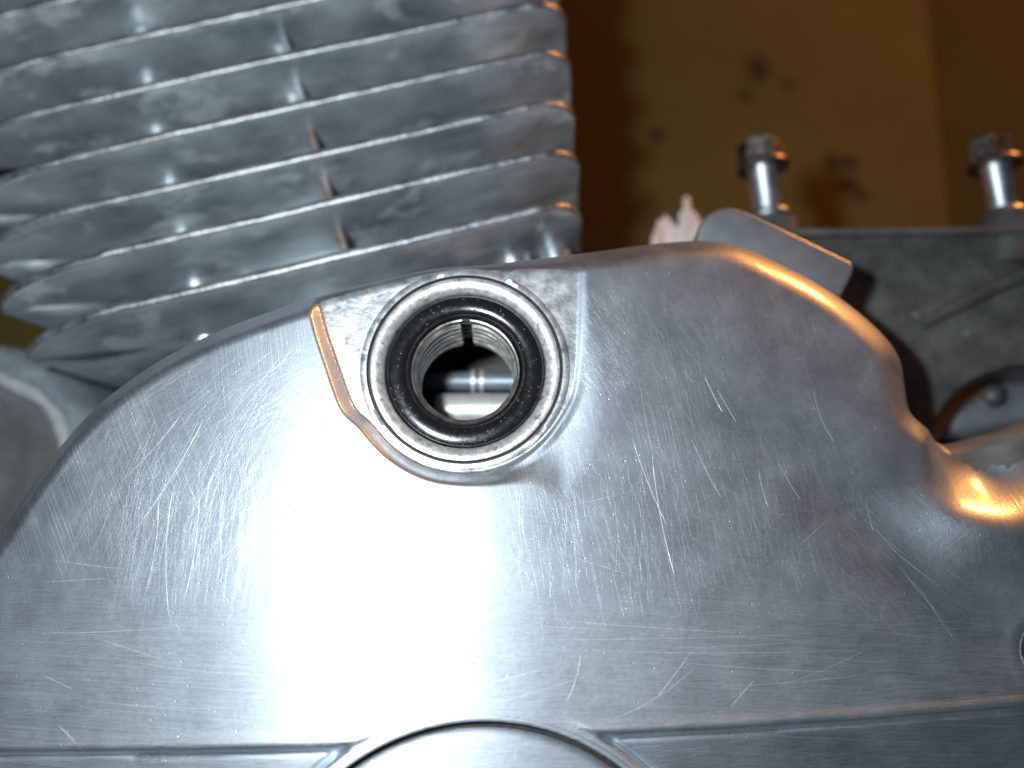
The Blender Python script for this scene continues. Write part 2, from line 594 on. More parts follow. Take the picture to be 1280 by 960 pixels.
def cover_height(x, y):
    dome = crown(x)
    up = np.maximum(y - 8, 0)
    dome = dome - up * up / (2 * 420.0)
    rb = np.hypot(x - CAPC[0], y - CAPC[1])
    # arm flowing off to the right, with the hollow in front of it
    ax, ay = at(1262, 655, -12)[:2]
    dome = dome + 3.2 * np.exp(-(((x - ax) / 16.0) ** 2 + ((y - ay) / 7.5) ** 2))
    hx, hy = at(1150, 690, -11)[:2]
    u = (x - hx) * .80 - (y - hy) * -.60
    v = (x - hx) * .60 + (y - hy) * .80
    dome = dome - 1.3 * np.exp(-((((x - hx) * .8 - (y - hy) * .6) / 24.0) ** 2 + (((x - hx) * .6 + (y - hy) * .8) / 8.0) ** 2))
    # step along the lower edge, interrupted by the round boss
    ly = np.interp(x, LN[:, 0], LN[:, 1])
    s = ly - y
    bead = .35 * np.exp(-((s + .9) / .9) ** 2)
    gro = -.45 * np.exp(-((s - .9) / .35) ** 2)
    drop = 1.5 * sstep(-.1, 1.3, s) + .10 * np.maximum(s - .5, 0) - gro
    # towards the right the lower band falls away
    fall = sstep(10, 95, x)
    drop = drop + fall * .32 * np.maximum(s, 0)
    w = 1 - sstep(BOSSR - .5, BOSSR + .6, rb)
    z = dome + bead * (1 - sstep(BOSSR - 2, BOSSR + 2, rb) * 0) * (1 - w) - drop * (1 - w)
    z = z - .5 * np.exp(-((rb - BOSSR - .8) / .4) ** 2) * sstep(-.5, .5, s)
    # rounded shoulder
    d, ins = seg_dist(x, y, OUT)
    d = np.where(ins, d, 0)
    r = 7.6 + 1.6 * sstep(20, 60, x) * sstep(-20, 10, y)
    lugw = sstep(at(1138, 560, -18)[0], at(1185, 560, -18)[0], x)
    r = r - 4.5 * lugw
    hgt = 10.0 - 4.0 * lugw
    near = x > at(1100, 560, -18)[0]
    sd = np.full(x.shape, 50.0)
    dn, inn = seg_dist(x[near], y[near], FACE)
    sd[near] = np.where(inn, dn, -dn)
    z = z - lugw * (6.5 - 3.6 * sstep(at(1222, 560, -18)[0], at(1300, 560, -18)[0], x)) * (1 - sstep(-6.0, 12.0, sd))          # the face dips into the lug through a hollow fillet
    q = np.clip((r - d) / r, 0, 1)
    p = 1.75
    prof = hgt * ((1 - q ** p) ** (1 / p) - 1)
    cham = smin(0 * d, -(5.2 - d) * 1.05, 1.6)               # crisp bevel along the left and top
    outer = -2.6 * (1 - np.sqrt(np.clip(1 - (1 - np.clip(d / 1.3, 0, 1)) ** 2, 0, 1)))
    wr = sstep(28, 52, x)
    z = z + prof * wr + (cham + outer) * (1 - wr)
    # recess round the filler hole
    dp, inp = seg_dist(x, y, PK)
    pp = np.where(inp, 0, dp)
    ang = np.arctan2(y - PR[1], x - PR[0])
    lw = sstep(-.15, -.75, (x - PR[0]) / 26.0)               # 1 on the left wall
    rw = sstep(-.15, .80, (x - PR[0]) / 24.0)                 # 1 on the right wall
    wall_l = pp * .9 + pp * pp * .45
    wall_r = .75 * np.minimum(pp, .9) + .19 * np.maximum(pp - .9, 0) + np.maximum(pp - 1, 0) ** 2 / 160.0
    wall_b = .6 * pp + pp * pp * .30
    wall_r = wall_r + np.clip(.07 * (y - PR[1]), -.8, 1.2) * sstep(.4, 2.5, pp)
    wall = wall_l * lw + wall_r * rw + wall_b * np.clip(1 - lw - rw, 0, 1) ** 1.0
    z = smin(z, ZF + wall, 1.3 + .6 * rw + .7 * lw)
    # counterbore of the cover screw
    rs = np.hypot(x - SCREW[0], y - SCREW[1])
    z = z - 3.4 * (1 - sstep(4.2, 6.2, rs)) + .2 * np.exp(-((rs - 7.6) / 1.6) ** 2)
    return z


cover = empty('engine_cover', (PR[0], PR[1], -30), 'polished scratched aluminium engine side cover with a round filler hole', 'engine cover')


def build_cover():
    pang = np.arctan2(OUT[:, 1] - CEN[1], OUT[:, 0] - CEN[0])
    # outline resampled: dense where the picture shows it
    seg = np.hypot(*(np.roll(OUT, -1, 0) - OUT).T)
    dens = np.where(OUT[:, 1] < -85, .35, 1.0) * seg
    cum = np.concatenate([[0], np.cumsum(dens)])
    NA = 1300
    u = np.linspace(0, cum[-1], NA, endpoint=False)
    O2 = np.vstack([OUT, OUT[:1]])
    ox = np.interp(u, cum, O2[:, 0])
    oy = np.interp(u, cum, O2[:, 1])
    tail = np.linspace(0, 1, 215) ** 1.0
    t = np.concatenate([tail[1:-1] * .90, .90 + .10 * (1 - (1 - np.linspace(0, 1, 46)) ** 1.9)])
    NR = len(t)
    x = CEN[0] + np.outer(t, ox - CEN[0])
    y = CEN[1] + np.outer(t, oy - CEN[1])
    # keep the very edge just inside the outline so that the shoulder ends on it
    z = cover_height(x.ravel(), y.ravel()).reshape(x.shape)
    V = [np.stack([x.ravel(), y.ravel(), z.ravel()], 1)]
    # wall down to the joint
    for k_ in (.15, .5, 1.0):
        V.append(np.stack([ox, oy, z[-1] + (-34.0 - z[-1]) * k_], 1))
    V.append(np.array([[CEN[0], CEN[1], float(cover_height(np.array([CEN[0]]), np.array([CEN[1]]))[0])]]))
    V = np.concatenate(V)
    rows = NR + 3
    i = np.arange(NA)
    j = (i + 1) % NA
    F = []
    for r in range(rows - 1):
        F.append(np.stack([r * NA + i, (r + 1) * NA + i, (r + 1) * NA + j, r * NA + j], 1))
    F = np.concatenate(F)
    ccx = V[F].mean(1)
    keep = (np.hypot(ccx[:, 0] - PR[0], ccx[:, 1] - PR[1]) > 19.3) & (np.hypot(ccx[:, 0] - CAPC[0], ccx[:, 1] - CAPC[1]) > CAPR + 1.05)
    F = F[keep]
    # orientation check: outward (up)
    faces = F[:, ::-1] if True else F
    apex = len(V) - 1
    fl = [tuple(q) for q in faces.tolist()] + [(apex, int(b), int(a)) for a, b in zip(i, j)]
    cc = V[faces].mean(1)
    _, inpk = seg_dist(cc[:, 0], cc[:, 1], PK)
    land = (inpk & (cc[:, 2] > ZF - .35)).astype(int).tolist() + [0] * NA
    _, inface = seg_dist(cc[:, 0], cc[:, 1], FACE)
    dl, _ = seg_dist(cc[:, 0], cc[:, 1], FACE[::2])
    for k in np.nonzero(~inface & (dl > 3.6 + .5 * np.sin(cc[:, 0] * 1.1) + .3 * np.sin(cc[:, 0] * 2.9)) & (cc[:, 0] > at(1150, 560, -18)[0]))[0]:
        land[k] = 2
    o = from_np('cover_shell', V, fl, [M_polish, M_land, M_arm], cover, True, land)
    bm = bmesh.new()
    bm.from_mesh(o.data)
    bmesh.ops.recalc_face_normals(bm, faces=bm.faces)
    loose = [v for v in bm.verts if not v.link_faces]
    bmesh.ops.delete(bm, geom=loose, context='VERTS')
    fz = max(bm.faces, key=lambda q: q.calc_center_median().z)
    if fz.normal.z < 0:
        bmesh.ops.reverse_faces(bm, faces=bm.faces)
    bm.to_mesh(o.data)
    bm.free()
    return o


shell = build_cover()

# filler neck: flat land, groove, grimy ledge, bore
neck_prof = [(20.25, -1.6), (20.2, -.06), (20.05, .09), (18.95, .10), (18.8, -.1), (18.75, -.8), (18.42, -.8), (18.28, -.2), (18.1, -.08),
             (17.2, -.14), (16.3, -.45), (15.8, -1.0), (15.55, -1.6), (15.5, -4.5), (10.3, -4.6), (10.2, -5)]
NECK = lathe('filler_neck', neck_prof, PORT, (0, 0, 1), [M_land, M_groove, M_ledge], cover, 200, .012,
      mi=[0, 0, 0, 0, 1, 1, 1, 2, 2, 2, 2, 2, 2, 1, 1, 1], deg=50)
# threaded sleeve inside
th_prof = [(10.75, -4.4), (10.7, -3.0), (10.5, -2.65), (10.25, -2.75), (10.05, -3.2)]
h = -3.7
while h > -14:
    th_prof += [(9.95, h), (9.5, h - .25), (9.5, h - 1.3), (10.4, h - 1.5), (10.4, h - 2.3)]
    h -= 2.55
th_prof += [(10.0, h), (9.9, -17.5), (13.5, -17.6)]


def sleeve():
    n = 160
    c = PORT
    th = np.linspace(0, 2 * math.pi, n, endpoint=False)
    V, F, MI = [], [], []
    slot = np.abs((th - math.pi / 2 + math.pi) % (2 * math.pi) - math.pi)
    deep = 1 - sstep(.075, .105, slot)
    for k, (r, hh) in enumerate(th_prof):
        rr = r + (deep * 1.6 if hh < -3.1 and r < 10.6 else 0 * deep)
        V.append(np.stack([c[0] + rr * np.cos(th), c[1] + rr * np.sin(th), np.full(n, c[2] + hh)], 1))
    for k in range(len(th_prof) - 1):
        for i in range(n):
            j = (i + 1) % n
            F.append((k * n + i, (k + 1) * n + i, (k + 1) * n + j, k * n + j))
            MI.append(1 if (deep[i] > .5 and deep[j] > .5 and th_prof[k][1] < -2.4) or th_prof[k][0] > 10.3 and -15 < th_prof[k][1] < -3.3 else 0)  # thread roots coloured black, standing in for shade between the crests
    o = from_np('threaded_sleeve', np.concatenate(V), F, [M_sleeve, M_groove], NECK, True, MI)
    return sharpen(o, 30)


sleeve()

# ring seat of the inspection cap: the clean edge round the cap
lay_on_crown(lathe('cap_seat', [(CAPR + 1.65, -1.6), (CAPR + 1.6, .02), (CAPR + 1.4, .10), (CAPR + .75, .10), (CAPR + .55, -.02), (CAPR + .5, -2.5), (CAPR - 1.5, -2.6)],
      (CAPC[0], CAPC[1], 0), (0, 0, 1), [M_polish, M_groove], cover, 256, 0, mi=[0, 0, 0, 0, 1, 1], deg=50))

# ------------------------------------------------------------------ black seal lying in the neck
seal = empty('oil_seal', (PORT[0], PORT[1], PORT[2] - 4.4), 'black oily rubber ring seal sitting in the filler hole of the cover', 'seal')
sp = [(15.45, -4.4), (15.45, -2.0), (15.3, -1.7), (14.95, -1.5), (14.5, -1.36), (14.0, -1.26), (13.4, -1.2), (12.8, -1.22), (12.2, -1.34), (11.7, -1.56), (11.3, -1.9),
      (11.0, -2.4), (10.85, -3.0), (10.8, -4.4)]
lathe('seal_ring', sp, PORT, (0, 0, 1), M_rubber, seal, 200, .02, closed=True, deg=60)

# ------------------------------------------------------------------ inside the case, seen through the hole
gs = empty('gear_shaft', (PORT[0], PORT[1] - 8, -34), 'bright steel shaft and dark blued collar seen through the filler hole', 'shaft')
z_sh = -30.0
pc = at(585, 509, z_sh)
pl, pr = at(541, 509, z_sh), at(700, 509, z_sh)
lathe('shaft', [(0, 0), (2.4, 0), (3.5, .6), (3.8, 2), (3.8, 40), (0, 40)], (pl[0], pl[1], z_sh - 3), (1, 0, 0), M_shaft, gs, 48)
z_b = -36.0
pb1, pb2 = at(530, 474, z_b), at(720, 474, z_b)
lathe('collar', [(0, 0), (2.0, 0), (2.2, .5), (2.2, 40), (0, 40)], (pb1[0], pb1[1], z_b - 2), (1, 0, 0), M_blue, gs, 48)
for xx in (591, 602):
    q = at(xx, 474, z_b)
    lathe('retaining_ring', [(1.8, -.5), (2.75, -.4), (2.75, .4), (1.8, .5)], (q[0], q[1], z_b - 2), (1, 0, 0), M_shaft, gs, 40)

# ------------------------------------------------------------------ round inspection cap
cap = empty('inspection_cap', (CAPC[0], CAPC[1], -6), 'round worn aluminium cap set in the cover at the bottom', 'cap')
lay_on_crown(lathe('cap_disc', [(0, .15), (6, .14), (12, .1), (18, .07), (24, .02), (30, -.05), (CAPR - 3.4, -.2), (CAPR - 2.0, -.22), (CAPR - 1.0, -.35), (CAPR - .35, -.8), (CAPR - .3, -2.4), (CAPR - 1, -5)],
      (CAPC[0], CAPC[1], 0), (0, 0, 1), [M_polish, M_groove], cap, 256, 0, mi=[0] * 9 + [1] * 2, deg=50))
from_bm('coin_slot', box_bm(CAPC[0], CAPC[1], float(crown(np.array([CAPC[0]]))[0]) + .12, 26, 3.2, .12, .05, 1), M_groove, cap)

# ------------------------------------------------------------------ scratches cut into the cover
def scratches():
    V, F = [], []
    N_GOUGE = [0]

    def add(px, py, length, ang, curve=0.0, width=.12, n=9):
        p = at(px, py, -2)[:2]
        a0 = R(ang)
        t = np.linspace(-.5, .5, n)
        aa = a0 + curve * t
        xs = p[0] + np.cumsum(np.cos(aa)) * length / n - np.cos(a0) * length / 2
        ys = p[1] + np.cumsum(np.sin(aa)) * length / n - np.sin(a0) * length / 2
        ys = ys + rng.normal(0, .012, n) * min(length, 4) * .25
        wd = width * (1 - (2 * np.abs(t)) ** 2.5) * rng.uniform(.5, 1.1, n) + .012
        nx, ny = -np.sin(aa), np.cos(aa)
        L = np.stack([xs + nx * wd / 2, ys + ny * wd / 2], 1)
        Rr = np.stack([xs - nx * wd / 2, ys - ny * wd / 2], 1)
        Mm = np.stack([xs, ys], 1)
        b = sum(len(v[0]) for v in V)
        for arr, up in ((L, .004), (Mm, .004 + .16 * wd.mean()), (Rr, .004)):
            V.append((arr, np.full(n, up)))
        for i in range(n - 1):
            for k in (0, 1):
                F.append((b + k * n + i, b + (k + 1) * n + i, b + (k + 1) * n + i + 1, b + k * n + i + 1))

    # distinct ones read off the photograph
    for q in [(770, 778, 48, -4, .05, .20), (800, 795, 62, 1, .05, .16), (820, 808, 70, -1, .1, .12), (735, 700, 18, -17, .05, .16), (742, 622, 12, 15, .2, .12),
              (832, 630, 26, -82, .2, .24), (812, 590, 20, -70, .15, .2), (897, 480, 9, -66, .1, .26), (915, 495, 8, -62, .1, .2), (887, 575, 14, -65, .1, .14),
              (965, 600, 8, -80, .3, .2), (1047, 500, 13, -75, .6, .16), (1000, 590, 9, -62, .2, .14), (290, 640, 40, 24, .12, .2), (330, 600, 28, 33, .1, .18),
              (190, 610, 26, 58, .2, .22), (205, 590, 24, 60, .2, .16), (175, 560, 18, 48, .2, .16), (210, 680, 26, -88, .35, .24), (232, 690, 24, 85, .3, .18), (180, 685, 20, 86, .3, .16),
              (285, 690, 9, 42, 0, .16), (90, 700, 18, -8, .1, .16), (70, 722, 16, 2, 0, .14), (120, 785, 34, 2, .1, .16), (150, 810, 22, -16, 0, .14),
              (50, 852, 8, -22, 0, .2), (72, 925, 9, -38, 0, .26), (230, 830, 36, -6, .2, .14), (180, 880, 34, -3, .1, .16), (220, 908, 40, -4, .1, .14), (420, 895, 30, 3, .1, .18),
              (845, 845, 12, 50, .1, .18), (810, 870, 22, 28, .4, .16), (715, 850, 10, 70, .5, .14), (640, 845, 20, 14, .1, .14), (660, 865, 26, 15, .1, .12), (720, 785, 22, -3, 0, .1),
              (1180, 730, 14, -52, .1, .16), (1205, 760, 12, -60, .2, .14), (1165, 690, 16, -40, .2, .14), (1130, 660, 12, -40, .1, .12), (935, 870, 8, 45, 0, .2),
              (1040, 835, 22, 20, .2, .1), (930, 830, 40, -4, .1, .12), (900, 805, 30, 2, .1, .1), (1000, 850, 36, 4, .1, .1), (1110, 630, 7, -80, 0, .14), (1030, 660, 9, 40, .1, .1)]:
        add(*q)
    N_GOUGE[0] = len(F)
    bands = [  # px box, count, angle mean, spread, length range, width range
        ((60, 540, 330, 690), 110, 62, 7, (8, 30), (.02, .08)),
        ((130, 620, 320, 740), 110, 85, 6, (8, 28), (.02, .08)),
        ((10, 690, 370, 800), 60, 0, 9, (2, 22), (.03, .08)),
        ((10, 800, 430, 935), 200, -2, 3.5, (6, 42), (.02, .09)),
        ((600, 770, 1220, 905), 300, 0, 5, (5, 42), (.02, .08)),
        ((640, 560, 880, 740), 130, -78, 8, (4, 18), (.02, .09)),
        ((880, 540, 1100, 720), 110, -80, 10, (3, 15), (.02, .08)),
        ((620, 600, 1000, 800), 110, 12, 16, (4, 26), (.02, .08)),
        ((620, 600, 1000, 800), 60, -20, 10, (4, 26), (.02, .08)),
        ((760, 360, 1120, 560), 130, -62, 14, (2, 12), (.02, .08)),
        ((800, 360, 1120, 640), 60, 20, 25, (3, 14), (.02, .06)),
        ((1060, 600, 1240, 760), 150, -42, 8, (4, 18), (.02, .08)),
        ((1190, 600, 1279, 690), 120, -68, 14, (2, 8), (.03, .10)),
        ((728, 360, 790, 480), 170, -58, 10, (1.5, 6), (.02, .06)),
        ((700, 460, 780, 560), 150, -120, 12, (1.5, 6), (.02, .06)),
        ((620, 540, 730, 600), 90, -150, 12, (1.5, 6), (.02, .06)),
        ((120, 450, 420, 560), 90, 34, 8, (6, 26), (.02, .08)),
        ((360, 880, 520, 930), 50, 5, 10, (3, 14), (.03, .13)),
        ((440, 910, 760, 960), 30, 20, 70, (1.5, 8), (.05, .16)),
        ((20, 500, 1240, 900), 130, 0, 90, (.3, 1.0), (.07, .15)),
    ]
    for (x0, y0, x1, y1), cnt, am, asd, (l0, l1), (w0, w1) in bands:
        for _ in range(int(cnt * 1.7)):
            add(rng.uniform(x0, x1), rng.uniform(y0, y1), l0 + (l1 - l0) * rng.random() ** 1.6, rng.normal(am, asd), rng.normal(0, .15), rng.uniform(w0, w1) * .52, 6)
    xy = np.concatenate([v[0] for v in V])
    up = np.concatenate([v[1] for v in V])
    z = cover_height(xy[:, 0], xy[:, 1]) + up
    P = np.column_stack([xy, z])
    bad = (np.hypot(xy[:, 0] - PR[0], xy[:, 1] - PR[1]) < 21) | ((np.hypot(xy[:, 0] - CAPC[0], xy[:, 1] - CAPC[1]) < CAPR + 2) & (np.hypot(xy[:, 0] - CAPC[0], xy[:, 1] - CAPC[1]) > CAPR - 3))
    incap = np.hypot(xy[:, 0] - CAPC[0], xy[:, 1] - CAPC[1]) < CAPR - 3
    P[incap, 2] = crown(xy[incap, 0]) - .1 + up[incap]
    # never float: drop the scratches that leave the face
    d, ins = seg_dist(xy[:, 0], xy[:, 1], OUT)
    bad |= ~ins | (d < 1.0)
    keep = [k for k, f in enumerate(F) if not any(bad[i] for i in f)]
    o = from_np('scratches', P, [F[k] for k in keep], [M_scratch, M_gouge], cover, True, [1 if k < N_GOUGE[0] else 0 for k in keep])
    o['kind'] = 'stuff'


scratches()

# cover screw at the right
sw = empty('cover_screw', (SCREW[0], SCREW[1], -14), 'dark cover screw sunk in its hole at the right edge of the polished cover', 'screw')
szz = float(cover_height(np.array([SCREW[0]]), np.array([SCREW[1]]))[0])
lathe('screw_head', [(0, .9), (2.6, .8), (3.6, .3), (3.9, -.4), (3.9, -2)], (SCREW[0], SCREW[1], szz), (0, 0, 1), M_head, sw, 40)
from_bm('screw_slot', box_bm(SCREW[0], SCREW[1], szz + .86, 5.6, 1.1, .2, .05, 1), M_groove, sw)

# ------------------------------------------------------------------ crankcase behind and below the cover
case = empty('crankcase', (60, 10, BENCH), 'dull grey cast crankcase behind the polished cover', 'crankcase')
inner = [CEN + (p - CEN) * .965 for p in OUT]
cav_n = 48
hole = [PR + 24 * np.array([math.cos(a), math.sin(a)]) for a in np.linspace(0, 2 * math.pi, cav_n, endpoint=False)]
slab('lower_case', [inner], BENCH, -52.0, 1.5, M_case, case)
slab('case_wall', [inner, [p for p in hole]], -51.9, -30.3, .5, M_dark, case)
ZC = -46.0
top = [at(930, 287, ZC)[:2], at(1005, 286, ZC)[:2], at(1285, 284, ZC)[:2], at(1430, 284, ZC)[:2], at(1440, 700, ZC)[:2], at(940, 700, ZC)[:2]]
hl_px = [(1166, 548), (1172, 524), (1190, 498), (1216, 476), (1245, 464), (1285, 458), (1340, 470), (1345, 520), (1300, 530), (1262, 536), (1215, 546), (1185, 556)]
hl = smooth_closed([at(x, y, ZC)[:2] for x, y in hl_px], 6)
slab('side_wall', [top, list(hl)], ZC - 16, ZC, 1.2, M_case, case)
# lip along the top of that wall
a_, b_ = at(985, 290, ZC + 1.5), at(1430, 287, ZC + 1.5)
slab('top_flange', [[(a_[0], a_[1] + .8), (b_[0], b_[1] + .8), (b_[0], b_[1] - 1.0), (a_[0], a_[1] - 1.0)]], ZC - 22, ZC + 2.2, .5, M_case, case)
# slanting rib
def bar(name, p, q, r0, r1, mat, parent, n=20, steps=14):
    p, q = np.array(p, float), np.array(q, float)
    a, x, y = frame(q - p)
    L = np.linalg.norm(q - p)
    prof = [(0, 0)] + [(r0 + (r1 - r0) * t, t * L) for t in np.linspace(0, 1, steps)] + [(0, L)]
    return lathe(name, prof, p, a, mat, parent, n)


bar('slanting_rib', at(1150, 406, ZC - .2), at(1330, 318, ZC - .2), 1.6, 2.2, M_case, case)
bar('bolt_boss', at(1262, 340, ZC - 6), at(1264, 276, ZC - 6), 8.5, 7.5, M_case, case, 40)
bar('bolt_boss', at(968, 350, ZC - 8), at(972, 279, ZC - 8), 7.5, 6.0, M_case, case, 40)
# arm below the opening, flowing into the cover
lev = empty('lever', at(1240, 520, -60), 'rounded grey metal lever end inside the dark crankcase opening', 'lever')
lv = smooth_closed([at(x, y, -62)[:2] for x, y in [(1172, 556), (1186, 520), (1206, 500), (1240, 482), (1290, 470), (1350, 470), (1350, 520), (1300, 532), (1240, 545)]], 6)
slab('lever_body', [list(lv)], -74, -60, 3.0, M_plate, lev)
q = at(1243, 494, -59)
lathe('lever_knob', [(0, 2.6), (1.6, 2.3), (2.8, 1.2), (3.2, -.5), (3.4, -1.5)], (q[0], q[1], -59.6), (0, 0, 1), M_case, lev, 32)

# ------------------------------------------------------------------ grey plate tucked behind the cover's shoulder
pp_ = smooth_closed([at(x, y, -22)[:2] for x, y in [(868, 330), (872, 288), (884, 268), (908, 258), (934, 264), (960, 276)]], 6, False)
pe = [at(x, y, -22)[:2] for x, y in [(1064, 326), (1068, 333), (1066, 342), (1050, 374), (1040, 470), (880, 470)]]
plate = slab('metal_plate', [list(pp_) + pe], -52, -22, .9, M_plate)
tag(plate, 'smooth grey metal plate with a rounded corner behind the cover', 'plate')

# ------------------------------------------------------------------ flange bolts
def make_bolt(label):
    root = empty('flange_bolt', (0, 0, 0), label, 'bolt', 'flange bolts standing in the crankcase')
    up = (0, 1, 0)
    prof = [(0, -6), (3.7, -6), (3.7, 13.0), (4.1, 13.6)]
    lathe('shank', prof, (0, 0, 0), up, M_zinc, root, 40)
    lathe('flange', [(3.6, 13.4), (6.6, 13.2), (7.0, 13.8), (6.7, 14.6), (5.6, 15.3)], (0, 0, 0), up, M_head, root, 48)
    bm = bmesh.new()
    bmesh.ops.create_cone(bm, cap_ends=True, segments=6, radius1=6.0, radius2=5.9, depth=6.0)
    bmesh.ops.bevel(bm, geom=bm.edges[:], offset=.45, segments=2, affect='EDGES')
    bmesh.ops.rotate(bm, cent=(0, 0, 0), matrix=Matrix.Rotation(R(-90), 3, 'X') @ Matrix.Rotation(R(12), 3, 'Z'), verts=bm.verts)
    bmesh.ops.translate(bm, vec=(0, 17.4, 0), verts=bm.verts)
    from_bm('hex_head', bm, M_head, root)
    lathe('collar', [(3.6, .2), (5.3, .1), (5.6, .8), (5.2, 1.6), (3.6, 1.9)], (0, 0, 0), up, M_zinc, root, 40)
    return root


def dup(root, label):
    r = root.copy()
    COL.objects.link(r)
    r['label'] = label
    for ch in list(root.children):
        c = ch.copy()
        COL.objects.link(c)
        c.parent = r
    return r


b1 = make_bolt('zinc bolt with tarnished hex head standing behind the grey plate')
b2 = dup(b1, 'zinc bolt with tarnished hex head at the right edge of the picture')
b1.location = Vector(at(962, 274, ZC - 8)) * S
b1.rotation_euler = (R(4), 0, R(5))
b2.location = Vector(at(1256, 272, ZC - 6)) * S
b2.rotation_euler = (R(4), R(25), R(7))

# ------------------------------------------------------------------ finned cylinder barrel
PHI = R(14.2)
AX = np.array([-math.sin(PHI), math.cos(PHI), 0])
UX = np.array([math.cos(PHI), math.sin(PHI), 0])
ZFR = -26.0
cyl = empty('finned_cylinder', (*at(350, 380, -88)[:2], BENCH), 'grey oxidised finned engine cylinder above the polished cover', 'engine cylinder')
edge_y = [-196, -128, -60, 8, 72, 138, 203, 268, 337]
right_px = [668, 674, 682, 696, 706, 714, 719, 725, 729]
left_px = [-120, -110, -100, -80, -60, -40, -12, 10, 42]
tip_y = [0, 0, 0, 0, 0, 0, 338, 374, 432]


def fin(idx):
    y = edge_y[idx]
    o3 = at(350, y, ZFR)
    O = np.array([o3[0], o3[1], 0.0])
    uR = (at(right_px[idx], y - (right_px[idx] - 350) * .235 + 25, ZFR - 10)[:2] - O[:2]) @ UX[:2]
    ty = tip_y[idx] or (y + 90)
    uL = (at(left_px[idx], ty, ZFR - 20)[:2] - O[:2]) @ UX[:2]
    zb = -138.0
    pts = []
    rr = 10.0
    for t in np.linspace(0, 1, 46):                      # front edge, slightly crowned
        u = uL + 30 + (uR - rr - uL - 30) * t
        pts.append((u, ZFR + .9 * math.sin(math.pi * t) - .9 * (1 - t) ** 2 * 0))
    for a in np.linspace(90, 0, 12)[1:]:
        pts.append((uR - rr + rr * math.cos(R(a)), ZFR - rr * 1.25 + rr * 1.25 * math.sin(R(a))))
    for t in np.linspace(0, 1, 10)[1:]:
        pts.append((uR + 1.2 * math.sin(math.pi * t), ZFR - rr * 1.25 + (zb + 14 - ZFR + rr * 1.25) * t))
    for a in np.linspace(0, -90, 8)[1:]:
        pts.append((uR - 14 + 14 * math.cos(R(a)), zb + 14 + 14 * math.sin(R(a))))
    for t in np.linspace(0, 1, 16)[1:]:
        pts.append((uR - 14 + (uL + 14 - uR + 14) * t, zb))
    for a in np.linspace(-90, -180, 8)[1:]:
        pts.append((uL + 14 + 14 * math.cos(R(a)), zb + 14 + 14 * math.sin(R(a))))
    zL = ZFR - 17
    for t in np.linspace(0, 1, 10)[1:]:
        pts.append((uL + 22 * (1 - t) * min(1, 4 * t), zb + 14 + (zL - zb - 14) * t))
    for a in np.linspace(180, 90, 26)[1:-1]:
        pts.append((uL + 30 + 30 * math.cos(R(a)), zL + 17 * math.sin(R(a))))
    P = np.array(pts)
    n = len(P)
    nxt, prv = np.roll(P, -1, 0), np.roll(P, 1, 0)
    tg = nxt - prv
    tg /= np.linalg.norm(tg, axis=1)[:, None]
    N = np.stack([-tg[:, 1], tg[:, 0]], 1)               # outward for clockwise walk
    r2 = np.random.default_rng(idx + 50)
    wav = np.interp(np.arange(n), np.linspace(0, n, 14), r2.normal(0, .35, 14))
    jag = r2.normal(0, .07, n)
    lift = np.interp(np.arange(n), np.linspace(0, n, 9), r2.normal(0, .25, 9))
    prof = [(26, -1.75), (8, -1.5), (1.6, -1.2), (.6, -1.05), (.12, -.7), (0, -.2), (0, .25), (.12, .75), (.6, 1.05), (1.6, 1.2), (8, 1.5), (26, 1.75)]
    V = []
    for e, ax in prof:
        Q = P - N * (e + (wav * .3 + jag if e < 1 else 0 * jag))[:, None] if e < 20 else np.column_stack([
            np.clip(P[:, 0], uL + 26, uR - 22), np.clip(P[:, 1], zb + 26, ZFR - 24)])
        V.append(O + np.outer(Q[:, 0], UX) + np.outer(Q[:, 1], (0, 0, 1)) + np.outer(ax + lift, AX))
    V = np.concatenate(V)
    F, MI = [], []
    for k in range(len(prof) - 1):
        for i in range(n):
            j = (i + 1) % n
            F.append((k * n + i, k * n + j, (k + 1) * n + j, (k + 1) * n + i))
            MI.append(1 if 3 <= k <= 7 else 0)
    F.append(tuple(range(n - 1, -1, -1)))
    MI.append(0)
    F.append(tuple((len(prof) - 1) * n + i for i in range(n)))
    MI.append(0)
    o = from_np('fin', V, F, [M_fin, M_rim], cyl, True, MI)
    bm = bmesh.new()
    bm.from_mesh(o.data)
    bmesh.ops.recalc_face_normals(bm, faces=bm.faces)
    bm.to_mesh(o.data)
    bm.free()
    return O, uL, uR


info = [fin(i) for i in range(len(edge_y))]


def axis_point(px, i, z):
    """point on fin i's plane below pixel column px at height z"""
    O = info[i][0]
    y = edge_y[i]
    u = (at(px, y - (px - 350) * .235, ZFR)[:2] - O[:2]) @ UX[:2]
    return O + UX * u + np.array([0, 0, z])


# barrel between the fins and the columns round the studs
c0 = axis_point(345, 0, -84) + AX * 12
c1 = axis_point(372, 8, -84) - AX * 12
bar('barrel_core', c1, c0, 36, 36, M_fin, cyl, 96, 24)
M_boss = mat_metal('smooth_cast_boss', (.50, .54, .57), (.70, .74, .77), .12, (.30, .42), .85, .3, .2, .5)
for bx, by, br in ((172, 40, 6), (180, 98, 6), (190, 158, 6), (208, 225, 6), (222, 288, 6), (238, 348, 6), (248, 408, 6), (345, 42, 5.5), (362, 108, 5), (640, 316, 5), (694, 312, 4)):
    zb_ = ZFR - .70 * 11.0 / math.tan(TILT + math.atan((480 - by) / FPX))
    q = at(bx, by, zb_) - np.array([0, 0, br])
    lathe('stud_boss', [(br * .72, -7.5), (br * .8, -4.5), (br * .93, -2.2), (br, 0), (br * .93, 2.2), (br * .8, 4.5), (br * .72, 7.5)], q, AX, M_boss, cyl, 36, 0, deg=80)
